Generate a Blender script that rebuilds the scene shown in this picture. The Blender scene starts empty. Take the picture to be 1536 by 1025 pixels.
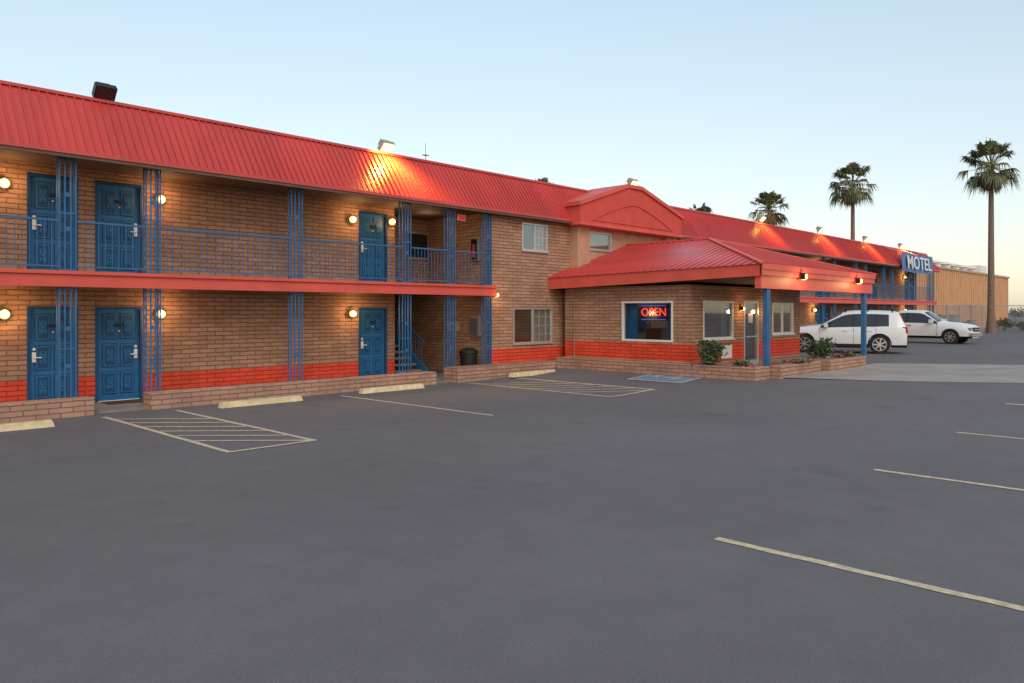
import bpy, math, random
from mathutils import Vector, Matrix
random.seed(7)
S=bpy.context.scene
S.view_settings.view_transform='Standard'; S.view_settings.look='None'; S.view_settings.exposure=0; S.view_settings.gamma=1
col=S.collection
# ---------------------------------------------------------------- helpers
def link(o): col.objects.link(o); return o
def empty(name,loc=(0,0,0)):
    e=bpy.data.objects.new(name,None); e.location=loc; e.empty_display_size=.2; return link(e)
class MB:
    def __init__(s): s.v=[];s.f=[];s.m=[]
    def poly(s,pts,mi=0):
        n=len(s.v); s.v+= [tuple(p) for p in pts]; s.f.append(tuple(range(n,n+len(pts)))); s.m.append(mi)
    def box(s,x0,x1,y0,y1,z0,z1,mi=0):
        n=len(s.v)
        s.v+=[(x0,y0,z0),(x1,y0,z0),(x1,y1,z0),(x0,y1,z0),(x0,y0,z1),(x1,y0,z1),(x1,y1,z1),(x0,y1,z1)]
        for f in ((0,3,2,1),(4,5,6,7),(0,1,5,4),(1,2,6,5),(2,3,7,6),(3,0,4,7)):
            s.f.append(tuple(n+i for i in f)); s.m.append(mi)
    def beam(s,a,b,up,w,h,mi=0,lift=0.0):
        a=Vector(a);b=Vector(b);up=Vector(up).normalized();d=(b-a).normalized();sd=d.cross(up).normalized();up=sd.cross(d).normalized()
        n=len(s.v)
        for p in (a,b):
            for (i,j) in ((-1,0),(1,0),(1,1),(-1,1)):
                s.v.append(tuple(p+sd*(w/2*i)+up*(h*j+lift)))
        for f in ((0,1,2,3),(7,6,5,4),(0,4,5,1),(1,5,6,2),(2,6,7,3),(3,7,4,0)):
            s.f.append(tuple(n+i for i in f)); s.m.append(mi)
    def cyl(s,a,b,r0,r1,seg=12,mi=0,caps=True):
        a=Vector(a);b=Vector(b);d=(b-a).normalized()
        t=Vector((0,0,1)) if abs(d.z)<.9 else Vector((1,0,0))
        u=d.cross(t).normalized();w=d.cross(u).normalized(); n=len(s.v)
        for p,r in ((a,r0),(b,r1)):
            for i in range(seg):
                an=2*math.pi*i/seg; s.v.append(tuple(p+u*(r*math.cos(an))+w*(r*math.sin(an))))
        for i in range(seg):
            j=(i+1)%seg; s.f.append((n+i,n+j,n+seg+j,n+seg+i)); s.m.append(mi)
        if caps:
            s.f.append(tuple(n+i for i in range(seg))[::-1]); s.m.append(mi)
            s.f.append(tuple(n+seg+i for i in range(seg))); s.m.append(mi)
    def sphere(s,c,r,mi=0,seg=16,rings=10,sz=1.0):
        n=len(s.v); c=Vector(c)
        for i in range(rings+1):
            t=math.pi*i/rings
            for j in range(seg):
                p=2*math.pi*j/seg; s.v.append((c.x+r*math.sin(t)*math.cos(p),c.y+r*math.sin(t)*math.sin(p),c.z+r*sz*math.cos(t)))
        for i in range(rings):
            for j in range(seg):
                k=(j+1)%seg; s.f.append((n+i*seg+j,n+(i+1)*seg+j,n+(i+1)*seg+k,n+i*seg+k)); s.m.append(mi)
    def build(s,name,mats,parent=None,bevel=0,smooth=False,fixn=False):
        me=bpy.data.meshes.new(name); me.from_pydata(s.v,[],s.f)
        for m in mats: me.materials.append(m)
        me.polygons.foreach_set('material_index',s.m)
        if smooth: me.polygons.foreach_set('use_smooth',[True]*len(s.f))
        me.update()
        if fixn:
            import bmesh
            bm=bmesh.new(); bm.from_mesh(me); bmesh.ops.recalc_face_normals(bm,faces=bm.faces); bm.to_mesh(me); bm.free()
        o=bpy.data.objects.new(name,me); link(o)
        if bevel:
            b=o.modifiers.new('bevel','BEVEL'); b.width=bevel; b.segments=2; b.limit_method='ANGLE'
        if parent: o.parent=parent; o.matrix_parent_inverse=Matrix.Translation(parent.location).inverted()
        return o
def nodes(name):
    m=bpy.data.materials.new(name); m.use_nodes=True; nt=m.node_tree; return m,nt,nt.nodes['Principled BSDF']
def pm(name,c,rough=.6,metal=0,nscale=3,amt=.12,bump=0,bscale=60,spec=.4,emit=None,es=0,stretch=None):
    m,nt,b=nodes(name); N=nt.nodes;L=nt.links
    g=N.new('ShaderNodeNewGeometry'); n=N.new('ShaderNodeTexNoise'); n.inputs['Scale'].default_value=nscale; n.inputs['Detail'].default_value=6
    if stretch:
        mp=N.new('ShaderNodeMapping'); mp.inputs['Scale'].default_value=stretch; L.new(g.outputs['Position'],mp.inputs[0]); L.new(mp.outputs[0],n.inputs['Vector'])
    else: L.new(g.outputs['Position'],n.inputs['Vector'])
    mr=N.new('ShaderNodeMapRange'); mr.inputs[1].default_value=.3; mr.inputs[2].default_value=.7; mr.inputs[3].default_value=1-amt; mr.inputs[4].default_value=1+amt
    L.new(n.outputs['Fac'],mr.inputs[0])
    mx=N.new('ShaderNodeVectorMath'); mx.operation='SCALE'; mx.inputs[0].default_value=c[:3]; L.new(mr.outputs[0],mx.inputs['Scale'])
    L.new(mx.outputs[0],b.inputs['Base Color'])
    b.inputs['Roughness'].default_value=rough; b.inputs['Metallic'].default_value=metal; b.inputs['Specular IOR Level'].default_value=spec
    if bump:
        n2=N.new('ShaderNodeTexNoise'); n2.inputs['Scale'].default_value=bscale; n2.inputs['Detail'].default_value=4; L.new(g.outputs['Position'],n2.inputs['Vector'])
        bp=N.new('ShaderNodeBump'); bp.inputs['Strength'].default_value=bump; bp.inputs['Distance'].default_value=.02; L.new(n2.outputs['Fac'],bp.inputs['Height']); L.new(bp.outputs[0],b.inputs['Normal'])
    if emit: b.inputs['Emission Color'].default_value=(*emit,1); b.inputs['Emission Strength'].default_value=es
    return m
def brick(name,c1,c2,mort,rw=.4,rh=.1,msz=.011):
    m,nt,b=nodes(name); N=nt.nodes;L=nt.links
    g=N.new('ShaderNodeNewGeometry'); s=N.new('ShaderNodeSeparateXYZ'); L.new(g.outputs['Position'],s.inputs[0])
    a=N.new('ShaderNodeMath'); a.operation='ADD'; L.new(s.outputs[0],a.inputs[0]); L.new(s.outputs[1],a.inputs[1])
    c=N.new('ShaderNodeCombineXYZ'); L.new(a.outputs[0],c.inputs[0]); L.new(s.outputs[2],c.inputs[1])
    nz=N.new('ShaderNodeTexNoise'); nz.inputs['Scale'].default_value=9; L.new(g.outputs['Position'],nz.inputs['Vector'])
    vs=N.new('ShaderNodeVectorMath'); vs.operation='SCALE'; vs.inputs['Scale'].default_value=.028; L.new(nz.outputs['Color'],vs.inputs[0])
    va=N.new('ShaderNodeVectorMath'); L.new(c.outputs[0],va.inputs[0]); L.new(vs.outputs[0],va.inputs[1])
    t=N.new('ShaderNodeTexBrick'); t.inputs['Scale'].default_value=1; t.inputs['Brick Width'].default_value=rw; t.inputs['Row Height'].default_value=rh
    t.inputs['Mortar Size'].default_value=msz; t.inputs['Mortar Smooth'].default_value=.35
    t.inputs['Color1'].default_value=(*c1,1);t.inputs['Color2'].default_value=(*c2,1);t.inputs['Mortar'].default_value=(*mort,1)
    L.new(va.outputs[0],t.inputs['Vector'])
    n=N.new('ShaderNodeTexNoise'); n.inputs['Scale'].default_value=1.4; n.inputs['Detail'].default_value=8; n.inputs['Roughness'].default_value=.7; L.new(g.outputs['Position'],n.inputs['Vector'])
    mr=N.new('ShaderNodeMapRange'); mr.inputs[1].default_value=.3; mr.inputs[2].default_value=.7; mr.inputs[3].default_value=.82; mr.inputs[4].default_value=1.16; L.new(n.outputs['Fac'],mr.inputs[0])
    mx=N.new('ShaderNodeVectorMath'); mx.operation='SCALE'; L.new(t.outputs['Color'],mx.inputs[0]); L.new(mr.outputs[0],mx.inputs['Scale']); L.new(mx.outputs[0],b.inputs['Base Color'])
    n2=N.new('ShaderNodeTexNoise'); n2.inputs['Scale'].default_value=35; n2.inputs['Detail'].default_value=4; L.new(g.outputs['Position'],n2.inputs['Vector'])
    h=N.new('ShaderNodeMath'); h.operation='MULTIPLY_ADD'; h.inputs[1].default_value=-1.0; L.new(t.outputs['Fac'],h.inputs[0])
    hm=N.new('ShaderNodeMath'); hm.operation='MULTIPLY'; hm.inputs[1].default_value=.5; L.new(n2.outputs['Fac'],hm.inputs[0]); L.new(hm.outputs[0],h.inputs[2])
    bp=N.new('ShaderNodeBump'); bp.inputs['Strength'].default_value=.9; bp.inputs['Distance'].default_value=.016; L.new(h.outputs[0],bp.inputs['Height']); L.new(bp.outputs[0],b.inputs['Normal'])
    b.inputs['Roughness'].default_value=.85; b.inputs['Specular IOR Level'].default_value=.25
    return m
# ---------------------------------------------------------------- materials
M={}
M['brick']=brick('tan_brick',(.43,.24,.155),(.325,.175,.11),(.19,.10,.065))
M['brick_red']=brick('red_painted_brick',(.70,.075,.035),(.62,.062,.03),(.38,.034,.018))
M['planter']=brick('planter_brick',(.43,.245,.175),(.34,.19,.14),(.21,.12,.085))
M['stucco']=pm('tan_stucco',(.46,.255,.165),.9,bump=.4,bscale=80)
M['roof']=pm('red_metal_roof',(.50,.055,.048),.36,0,1.0,.14,spec=.55,stretch=(1,.35,.35))
M['redtrim']=pm('red_trim_paint',(.60,.085,.06),.5,0,2,.10)
M['redstucco']=pm('red_stucco',(.55,.068,.05),.8,0,2,.1,bump=.3,bscale=70)
M['blue']=pm('blue_paint',(.026,.12,.27),.45,0,4,.12)
M['bluedoor']=pm('blue_door_paint',(.016,.12,.29),.4,0,5,.12)
M['bluedark']=pm('blue_frame_and_groove_shade',(.008,.055,.14),.5,0,5,.12)  # darker door frame paint, also the painted groove shade around door panels
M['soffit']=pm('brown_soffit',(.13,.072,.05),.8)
M['concrete']=pm('concrete',(.30,.28,.26),.85,0,1.5,.14,bump=.2,bscale=50)
M['walk']=pm('walkway_concrete',(.22,.195,.175),.85,0,2,.15,bump=.2,bscale=50)
M['white']=pm('white_trim',(.68,.66,.62),.5,0,6,.05)
M['alu']=pm('aluminium_frame',(.55,.54,.52),.35,.6,6,.05)
M['metal']=pm('satin_metal',(.6,.6,.6),.3,.9,6,.05)
M['galv']=pm('galvanised_steel',(.32,.32,.32),.6,.2,6,.05)
M['black']=pm('black_plastic',(.012,.012,.013),.45,0,6,.1)
M['dark']=pm('dark_interior',(.02,.018,.016),.9)
M['mat']=pm('brown_door_mat',(.06,.035,.02),.95,0,30,.3)
M['cream']=pm('cream_painted_concrete',(.62,.50,.30),.8,0,6,.2,bump=.3,bscale=40)
M['line']=pm('faded_cream_paint',(.56,.455,.31),.8,0,14,.26)
M['bluepaint']=pm('faded_blue_paint',(.17,.23,.33),.8,0,9,.25)
M['whitepaint']=pm('road_white_paint',(.45,.45,.45),.8,0,9,.25)
M['soil']=pm('planter_gravel',(.20,.13,.09),.95,0,18,.3,bump=.8,bscale=40)
M['carwhite']=pm('white_car_paint',(.66,.66,.66),.2,0,3,.02,spec=.6)
M['rubber']=pm('tyre_rubber',(.015,.015,.015),.8)
M['tail']=pm('tail_light_red',(.35,.01,.01),.2)
M['lens']=pm('headlight_lens',(.5,.5,.5),.1,.5)
M['beige']=pm('tan_metal_siding',(.56,.32,.17),.6,0,.6,.08)
M['beigeroof']=pm('tan_roof',(.45,.29,.20),.6,0,.6,.08)
M['curtain']=pm('pale_curtain',(.42,.38,.33),.9,0,3,.1)
M['wood']=pm('counter_wood',(.25,.12,.06),.5)
M['inwall']=pm('lobby_inner_wall',(.5,.42,.32),.8)
M['globe']=pm('lamp_globe',(.5,.42,.3),.3,amt=.02,emit=(1,.70,.28),es=1.4)
M['lit']=pm('lit_lens',(.5,.4,.3),.3,emit=(1,.60,.17),es=5)
M['neon']=pm('neon_red',(.5,.05,.05),.3,emit=(1,.05,.05),es=1.8)
M['neonb']=pm('neon_blue',(.05,.05,.5),.3,emit=(.12,.25,1),es=.8)
M['exit']=pm('exit_red',(.6,.02,.02),.4,emit=(1,.05,.03),es=.3)
M['banner']=pm('blue_banner_cloth',(.08,.17,.36),.7,0,2,.2)
M['leaf']=pm('shrub_leaf',(.05,.085,.03),.6,0,20,.45)
M['dryleaf']=pm('desert_leaf',(.10,.11,.065),.8,0,5,.4)
M['palmleaf']=pm('palm_leaf',(.115,.12,.05),.6,0,3,.45)
M['palmdead']=pm('dead_palm_frond',(.20,.135,.075),.9,0,5,.3)
M['bark']=pm('palm_bark',(.18,.125,.095),.95,0,8,.3,bump=.6,bscale=12)
M['twig']=pm('twig',(.12,.08,.05),.9)
M['flower']=pm('pink_flower',(.55,.12,.15),.6)
def glassmat(name,alpha=.5,rough=.03,t=(.62,.70,.68,1)):
    m,nt,b=nodes(name); N=nt.nodes;L=nt.links
    tr=N.new('ShaderNodeBsdfTransparent'); tr.inputs[0].default_value=t
    gl=N.new('ShaderNodeBsdfGlossy'); gl.inputs['Roughness'].default_value=rough; gl.inputs[0].default_value=(.9,.95,1,1)
    mx=N.new('ShaderNodeMixShader'); mx.inputs[0].default_value=alpha
    L.new(tr.outputs[0],mx.inputs[1]); L.new(gl.outputs[0],mx.inputs[2]); L.new(mx.outputs[0],N['Material Output'].inputs[0]); return m
M['glass']=glassmat('window_glass',alpha=.28)
M['glass2']=glassmat('tinted_window_glass',alpha=.06,rough=.08,t=(.62,.68,.72,1))
M['carglass']=pm('car_glass',(.015,.018,.02),.05,0,1,.01,spec=.9)
def asphalt():
    m,nt,b=nodes('asphalt'); N=nt.nodes;L=nt.links
    g=N.new('ShaderNodeNewGeometry')
    def no(sc,d,r=.5):
        n=N.new('ShaderNodeTexNoise'); n.inputs['Scale'].default_value=sc; n.inputs['Detail'].default_value=d; n.inputs['Roughness'].default_value=r; L.new(g.outputs['Position'],n.inputs['Vector']); return n
    def mp(src,a,b_,c,d):
        x=N.new('ShaderNodeMapRange'); x.inputs[1].default_value=a;x.inputs[2].default_value=b_;x.inputs[3].default_value=c;x.inputs[4].default_value=d; L.new(src,x.inputs[0]); return x.outputs[0]
    def mul(a,b_):
        x=N.new('ShaderNodeMath'); x.operation='MULTIPLY'; L.new(a,x.inputs[0]); L.new(b_,x.inputs[1]); return x.outputs[0]
    n1=no(.22,6,.6); n2=no(2.2,6,.6); n3=no(110,2); n4=no(.9,3,.5); n5=no(26,3,.7)
    cr=N.new('ShaderNodeValToRGB'); cr.color_ramp.elements[0].position=.3; cr.color_ramp.elements[0].color=(.125,.118,.124,1); cr.color_ramp.elements[1].position=.72; cr.color_ramp.elements[1].color=(.158,.150,.155,1); L.new(n1.outputs['Fac'],cr.inputs[0])
    f=mul(mp(n2.outputs['Fac'],.3,.7,.94,1.06),mp(n3.outputs['Fac'],.3,.7,.78,1.22))
    f=mul(f,mp(n4.outputs['Fac'],.62,.72,1.0,.88))
    f=mul(f,mp(n5.outputs['Fac'],.25,.75,.92,1.08))
    vn=N.new('ShaderNodeVectorMath'); vn.operation='MULTIPLY_ADD'; vn.inputs[1].default_value=(.5,.5,.5); L.new(n2.outputs['Color'],vn.inputs[0]); L.new(g.outputs['Position'],vn.inputs[2])
    vo=N.new('ShaderNodeTexVoronoi'); vo.feature='DISTANCE_TO_EDGE'; vo.inputs['Scale'].default_value=.28; L.new(vn.outputs[0],vo.inputs['Vector'])
    ck=mp(vo.outputs['Distance'],.0,.0028,1,0); msk=mp(n1.outputs['Fac'],.53,.58,0,.45); cm=mul(ck,msk)
    inv=mp(cm,0,1,1,.35); f=mul(f,inv)
    mx=N.new('ShaderNodeVectorMath'); mx.operation='SCALE'; L.new(cr.outputs[0],mx.inputs[0]); L.new(f,mx.inputs['Scale']); L.new(mx.outputs[0],b.inputs['Base Color'])
    bp=N.new('ShaderNodeBump'); bp.inputs['Strength'].default_value=.35; bp.inputs['Distance'].default_value=.006; L.new(n3.outputs['Fac'],bp.inputs['Height']); L.new(bp.outputs[0],b.inputs['Normal'])
    b.inputs['Roughness'].default_value=.85; b.inputs['Specular IOR Level'].default_value=.2
    return m
M['asphalt']=asphalt()
# ---------------------------------------------------------------- ground
def gz(x):
    t=min(1,max(0,(x-14)/6)); return .24*t*t*(3-2*t)
g=MB(); xs=[-400,-50]+[14*i/7 for i in range(0,8)]+[14+.5*i for i in range(1,13)]+[40,100,1500]
for i in range(len(xs)-1):
    g.poly([(xs[i],-500,gz(xs[i])),(xs[i+1],-500,gz(xs[i+1])),(xs[i+1],1500,gz(xs[i+1])),(xs[i],1500,gz(xs[i]))])
g.build('asphalt_ground',[M['asphalt']])
def strip(mb,a,b,w,dz=.005,mi=0,seg=8):
    a=Vector((a[0],a[1],0));b=Vector((b[0],b[1],0));d=(b-a).normalized();s=Vector((-d.y,d.x,0))*w/2
    rr=random.Random(int(a.x*97+a.y*31)); off=[rr.uniform(-.008,.008) for _ in range(seg+1)]; ww=[rr.uniform(.88,1.1) for _ in range(seg+1)]
    sn=Vector((-d.y,d.x,0))
    for i in range(seg):
        p=a.lerp(b,i/seg)+sn*off[i];q=a.lerp(b,(i+1)/seg)+sn*off[i+1]
        mb.poly([(v.x,v.y,gz(v.x)+dz) for v in (p-s*ww[i],q-s*ww[i+1],q+s*ww[i+1],p+s*ww[i])][::-1],mi)
# ---------------------------------------------------------------- markings
m=MB()
def aisle(mb,x0,x1,y0,y1,n):
    strip(mb,(x0,y0),(x0,y1),.09,.005); strip(mb,(x1,y0),(x1,y1),.09,.005); strip(mb,(x0,y0),(x1,y0),.09,.009)
    w=x1-x0
    for i in range(n):
        ya=y0+(i+1)*(y1-y0)/(n+.6)
        a=(x0+.05,ya+w*.45); b=(x1-.05,ya-w*.45)
        if a[1]>y1: continue
        strip(mb,a,b,.075,.007)
aisle(m,4.82,6.15,10.05,15.1,7)
m.build('access_aisle_marking',[M['line']])
m=MB(); aisle(m,14.0,15.7,10.3,15.1,7); m.build('access_aisle_marking.001',[M['line']])
for i,(a,b) in enumerate([((9.95,10.05),(9.85,15.0)),((5.88,.9),(5.88,3.22)),((9.8,.9),(9.8,3.22)),((13.75,.9),(13.75,3.25)),((17.4,.9),(17.4,3.25)),((1.96,.9),(1.96,3.22))]):
    m=MB(); strip(m,a,b,.09 if i else .08); m.build('parking_line',[M['line']])
m=MB()
xs_=[16.9+.2*i for i in range(9)]
for i in range(8):
    m.poly([(xs_[i],10.3,gz(xs_[i])+.005),(xs_[i+1],10.3,gz(xs_[i+1])+.005),(xs_[i+1],11.9,gz(xs_[i+1])+.005),(xs_[i],11.9,gz(xs_[i])+.005)],0)
strip(m,(16.9,10.3),(18.5,10.3),.08,.010,1);strip(m,(16.9,11.9),(18.5,11.9),.08,.010,1);strip(m,(16.9,10.3),(16.9,11.9),.08,.014,1);strip(m,(18.5,10.3),(18.5,11.9),.08,.014,1)
strip(m,(17.6,10.6),(17.7,11.3),.08,.010,1);strip(m,(17.3,10.8),(18.1,10.9),.08,.015,1);strip(m,(17.6,11.5),(17.9,11.5),.2,.015,1)
m.build('handicap_parking_marking',[M['bluepaint'],M['whitepaint']])
m=MB(); m.poly([(18.9,8.5,.246),(19.9,6.0,.246),(21.9,3.0,.246),(24,-3,.246),(34,-3,.246),(29.6,3.6,.246),(26.4,8.6,.246)])
m.build('concrete_apron',[M['concrete']])
m=MB()
for a,b in (((20.2,7.9),(29.0,3.9)),((22.6,8.2),(25.2,-2)),((25.0,8.2),(28.6,0))):
    strip(m,a,b,.02,.011)
m.build('apron_joints',[M['dark']])
for (x0,x1,y) in ((1.9,3.85,14.55),(6.9,8.75,14.85),(10.45,12.35,15.05),(15.5,17.4,14.95)):
    m=MB(); z=gz((x0+x1)/2)
    prof=[(-.09,0),(-.065,.125),(.065,.125),(.09,0)]
    P=[[(x0+(0 if k in(0,3) else .04),y+p[0],z+p[1]-.01) for k,p in enumerate(prof)],[(x1-(0 if k in(0,3) else .04),y+p[0],z+p[1]-.01) for k,p in enumerate(prof)]]
    for k in range(4): m.poly([P[0][k],P[1][k],P[1][(k+1)%4],P[0][(k+1)%4]])
    m.poly(P[0]); m.poly(P[1][::-1])
    m.build('wheel_stop',[M['cream']],bevel=.012,fixn=True)
# ---------------------------------------------------------------- motel
motel=empty('motel_building')
def wallx(mb,x0,x1,y0,y1,z0,z1,ops,mi=0):
    X=sorted({x0,x1,*[v for o in ops for v in o[:2]]}); Z=sorted({z0,z1,*[v for o in ops for v in o[2:] if z0<v<z1]})
    for i in range(len(X)-1):
        for j in range(len(Z)-1):
            cx=(X[i]+X[i+1])/2;cz=(Z[j]+Z[j+1])/2
            if any(o[0]<cx<o[1] and o[2]<cz<o[3] for o in ops): continue
            mb.box(X[i],X[i+1],y0,y1,Z[j],Z[j+1],mi)
def wally(mb,x0,x1,y0,y1,z0,z1,ops,mi=0):
    Y=sorted({y0,y1,*[v for o in ops for v in o[:2]]}); Z=sorted({z0,z1,*[v for o in ops for v in o[2:] if z0<v<z1]})
    for i in range(len(Y)-1):
        for j in range(len(Z)-1):
            cx=(Y[i]+Y[i+1])/2;cz=(Z[j]+Z[j+1])/2
            if any(o[0]<cx<o[1] and o[2]<cz<o[3] for o in ops): continue
            mb.box(x0,x1,Y[i],Y[i+1],Z[j],Z[j+1],mi)
BM=[M['brick'],M['brick_red'],M['stucco']]
LW0=-9.0
doorsL=[(4.13,5.05),(5.38,6.33),(12.02,12.97),(-2.6,-1.68),(-1.35,-.4)]
w=MB(); ops=[(a,b,0,2.04) for a,b in doorsL]
wallx(w,LW0,13.25,17.4,17.6,-.1,.17,ops,0)
wallx(w,LW0,13.25,17.4,17.6,.17,.58,ops,1)
wallx(w,LW0,13.25,17.4,17.6,.58,2.5,ops,0)
wallx(w,LW0,13.25,17.4,17.6,2.70,4.93,[(a,b,2.7,4.74) for a,b in doorsL],0)
w.box(13.05,13.25,17.6,22,-.1,4.93,0)
w.box(13.25,16.04,22,22.2,-.1,2.5,0)
w.box(14.3,15.84,19.0,19.2,2.7,4.93,0)
w.box(13.25,14.3,21.0,21.2,2.7,4.93,0)
w.box(15.84,16.04,16.25,22,-.1,4.93,0)
opsb=[(16.76,18.6,.96,2.07),(17.15,18.35,3.88,4.74)]
wallx(w,15.84,19.5,16.05,16.25,-.1,.36,[],0); wallx(w,15.84,19.5,16.05,16.25,.36,.83,[],1)
wallx(w,15.84,19.5,16.05,16.25,.83,4.93,opsb,0)
wallx(w,19.5,25.6,15.9,16.1,0,4.93,[(20.35,21.6,4.08,4.7)],2)
w.box(19.5,20.18,15.72,15.9,0,4.93,2); w.box(24.9,25.6,15.72,15.9,0,4.93,2)
w.box(25.4,25.6,16.1,17.4,0,4.93,0)
doorsR=[]
x=27.0
while x<60: doorsR+= [(x,x+.93),(x+1.25,x+2.18)]; x+=8.1
wallx(w,25.4,61.5,17.4,17.6,.1,.55,[(a,b,.1,2.3) for a,b in doorsR],0)
wallx(w,25.4,61.5,17.4,17.6,.55,1.0,[(a,b,.1,2.3) for a,b in doorsR],1)
wallx(w,25.4,61.5,17.4,17.6,1.0,2.5,[(a,b,.1,2.3) for a,b in doorsR],0)
wallx(w,25.4,61.5,17.4,17.6,2.7,4.93,[(a,b,2.7,4.74) for a,b in doorsR],0)
w.box(61.3,61.5,17.6,28,0,4.93,0); w.box(LW0,61.5,28,28.2,0,4.93,0); w.box(LW0,LW0+.2,17.6,28,0,4.93,0)
w.build('brick_walls',BM,motel)
d=MB()
for a,b in ((LW0,15.84),(25.6,61.5)):
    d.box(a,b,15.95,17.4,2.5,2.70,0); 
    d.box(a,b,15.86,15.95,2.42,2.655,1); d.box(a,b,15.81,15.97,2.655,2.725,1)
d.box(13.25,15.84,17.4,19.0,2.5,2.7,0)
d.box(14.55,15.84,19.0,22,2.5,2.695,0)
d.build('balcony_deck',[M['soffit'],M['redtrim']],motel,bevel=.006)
d=MB(); d.box(LW0,15.84,15.72,17.4,-.1,.03,0); d.box(13.25,15.84,17.4,22,-.1,.03,0); d.box(25.6,61.5,15.6,17.4,.1,.29,0)
for a,b in ((5.45,6.25),(4.2,5.0),(12.1,12.9)): d.box(a,b,16.75,17.3,.03,.045,1)
d.build('walkway_slab',[M['walk'],M['mat']],motel)
def door(x0,x1,z0,right,plate=True):
    d=MB(); y=17.45; zt=z0+2.02
    d.box(x0,x0+.05,17.385,17.5,z0,zt,1); d.box(x1-.05,x1,17.385,17.5,z0,zt,1); d.box(x0+.05,x1-.05,17.385,17.5,zt-.05,zt,1)
    d.box(x0+.05,x1-.05,y,y+.05,z0+.01,zt-.05,0)
    a=x0+.05;bw=(x1-x0-.1)
    rows=[(.14,.64),(.72,1.24),(1.32,1.88)]
    for (za,zb) in rows:
        for k in range(2):
            xa=a+bw*(.11+.42*k); xb=xa+bw*.36
            d.box(xa,xb,y-.006,y-.0,z0+za,z0+zb,1)  # dark blue backing border: groove shade around the panel, put into the colour
            d.box(xa+.022,xb-.022,y-.024,y-.006,z0+za+.022,z0+zb-.022,0)
            d.box(xa+.05,xb-.05,y-.027,y-.024,z0+za+.05,z0+zb-.05,1)
            cx=(xa+xb)/2; cz=z0+(za+zb)/2
            d.box(cx-.065,cx+.065,y-.046,y-.027,cz-.13,cz+.13,0)
            d.cyl((cx,y-.052,cz),(cx,y-.046,cz),.052,.052,10,1); d.cyl((cx,y-.062,cz),(cx,y-.052,cz),.035,.035,10,0)
            for s in (-1,1): d.box(cx-.03,cx+.03,y-.052,y-.046,cz+s*.1-.015,cz+s*.1+.015,1)
    hx=x1-.13 if right else x0+.13
    d.box(hx-.035,hx+.035,y-.035,y-.0005,z0+.90,z0+1.10,2); d.box(min(hx,hx+(-.12 if right else .12)),max(hx,hx+(-.12 if right else .12)),y-.08,y-.06,z0+.98,z0+1.005,2)
    d.cyl((hx,y-.07,z0+.99),(hx,y-.035,z0+.99),.018,.018,8,2); d.cyl((hx,y-.035,z0+1.16),(hx,y-.001,z0+1.16),.03,.03,10,2)
    cx=(x0+x1)/2; d.box(cx-.06,cx+.06,y-.07,y-.0005,z0+1.60,z0+1.66,3); d.cyl((cx,y-.07,z0+1.5),(cx,y-.001,z0+1.5),.015,.015,8,2)
    d.box(x0+.05,x1-.05,17.41,17.49,z0-.005,z0+.012,2)
    d.build('door',[M['bluedoor'],M['bluedark'],M['white'],M['black']],motel,bevel=.003)
for i,(a,b) in enumerate(doorsL):
    r=(i%2==1)
    door(a,b,.035,r); door(a,b,2.705,r)
for i,(a,b) in enumerate(doorsR):
    door(a,b,.295,i%2==1); door(a,b,2.705,i%2==1)
def post(mb,x,z0,z1,y=16.0):
    for dx in (-.14,-.05,.05,.14):
        mb.box(x+dx-.0125,x+dx+.0125,y-.0125,y+.0125,z0,z1)
    for dx in (-.14,.14):
        mb.box(x+dx-.0125,x+dx+.0125,y+.12,y+.145,z0,z1)
    for z in (z0+.02,z0+.5*(z1-z0),z1-.06):
        mb.box(x-.127,x+.127,y-.009,y+.009,z,z+.025); mb.box(x-.148,x-.132,y+.0125,y+.12,z,z+.025); mb.box(x+.132,x+.148,y+.0125,y+.12,z,z+.025)
    for z in (z0+.35*(z1-z0),z0+.65*(z1-z0)):
        mb.box(x-.038,x+.038,y-.006,y+.006,z,z+.08)
pl=[4.47,6.04,9.31,12.58,14.17,15.62,1.2,-.37,-3.64,-6.9]
pr=[]
x=26.2
while x<61.6: pr.append(x); x+=1.6; pr.append(x); x+=3.27
pr=[p for p in pr if p<61.0]+[61.2]
p=MB()
for x in pl:
    post(p,x,.05,2.42); post(p,x,2.725,4.90)
for x in pr:
    post(p,x,.3,2.42); post(p,x,2.725,4.90)
p.build('iron_posts',[M['blue']],motel)
r=MB()
def rail(a,b,sp=.115):
    r.box(a,b,15.975,16.015,3.66,3.695); r.box(a,b,15.985,16.005,2.80,2.825)
    n=int((b-a)/sp)
    for i in range(1,n):
        x=a+(b-a)*i/n; r.box(x-.006,x+.006,15.989,16.001,2.825,3.66)
P=sorted(pl)
for i in range(len(P)-1): rail(P[i]+.155,P[i+1]-.155)
P=sorted(pr)
for i in range(len(P)-1):
    if P[i+1]-P[i]>.5: rail(P[i]+.155,P[i+1]-.155,.15)
r.build('balcony_railing',[M['blue']],motel)
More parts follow.
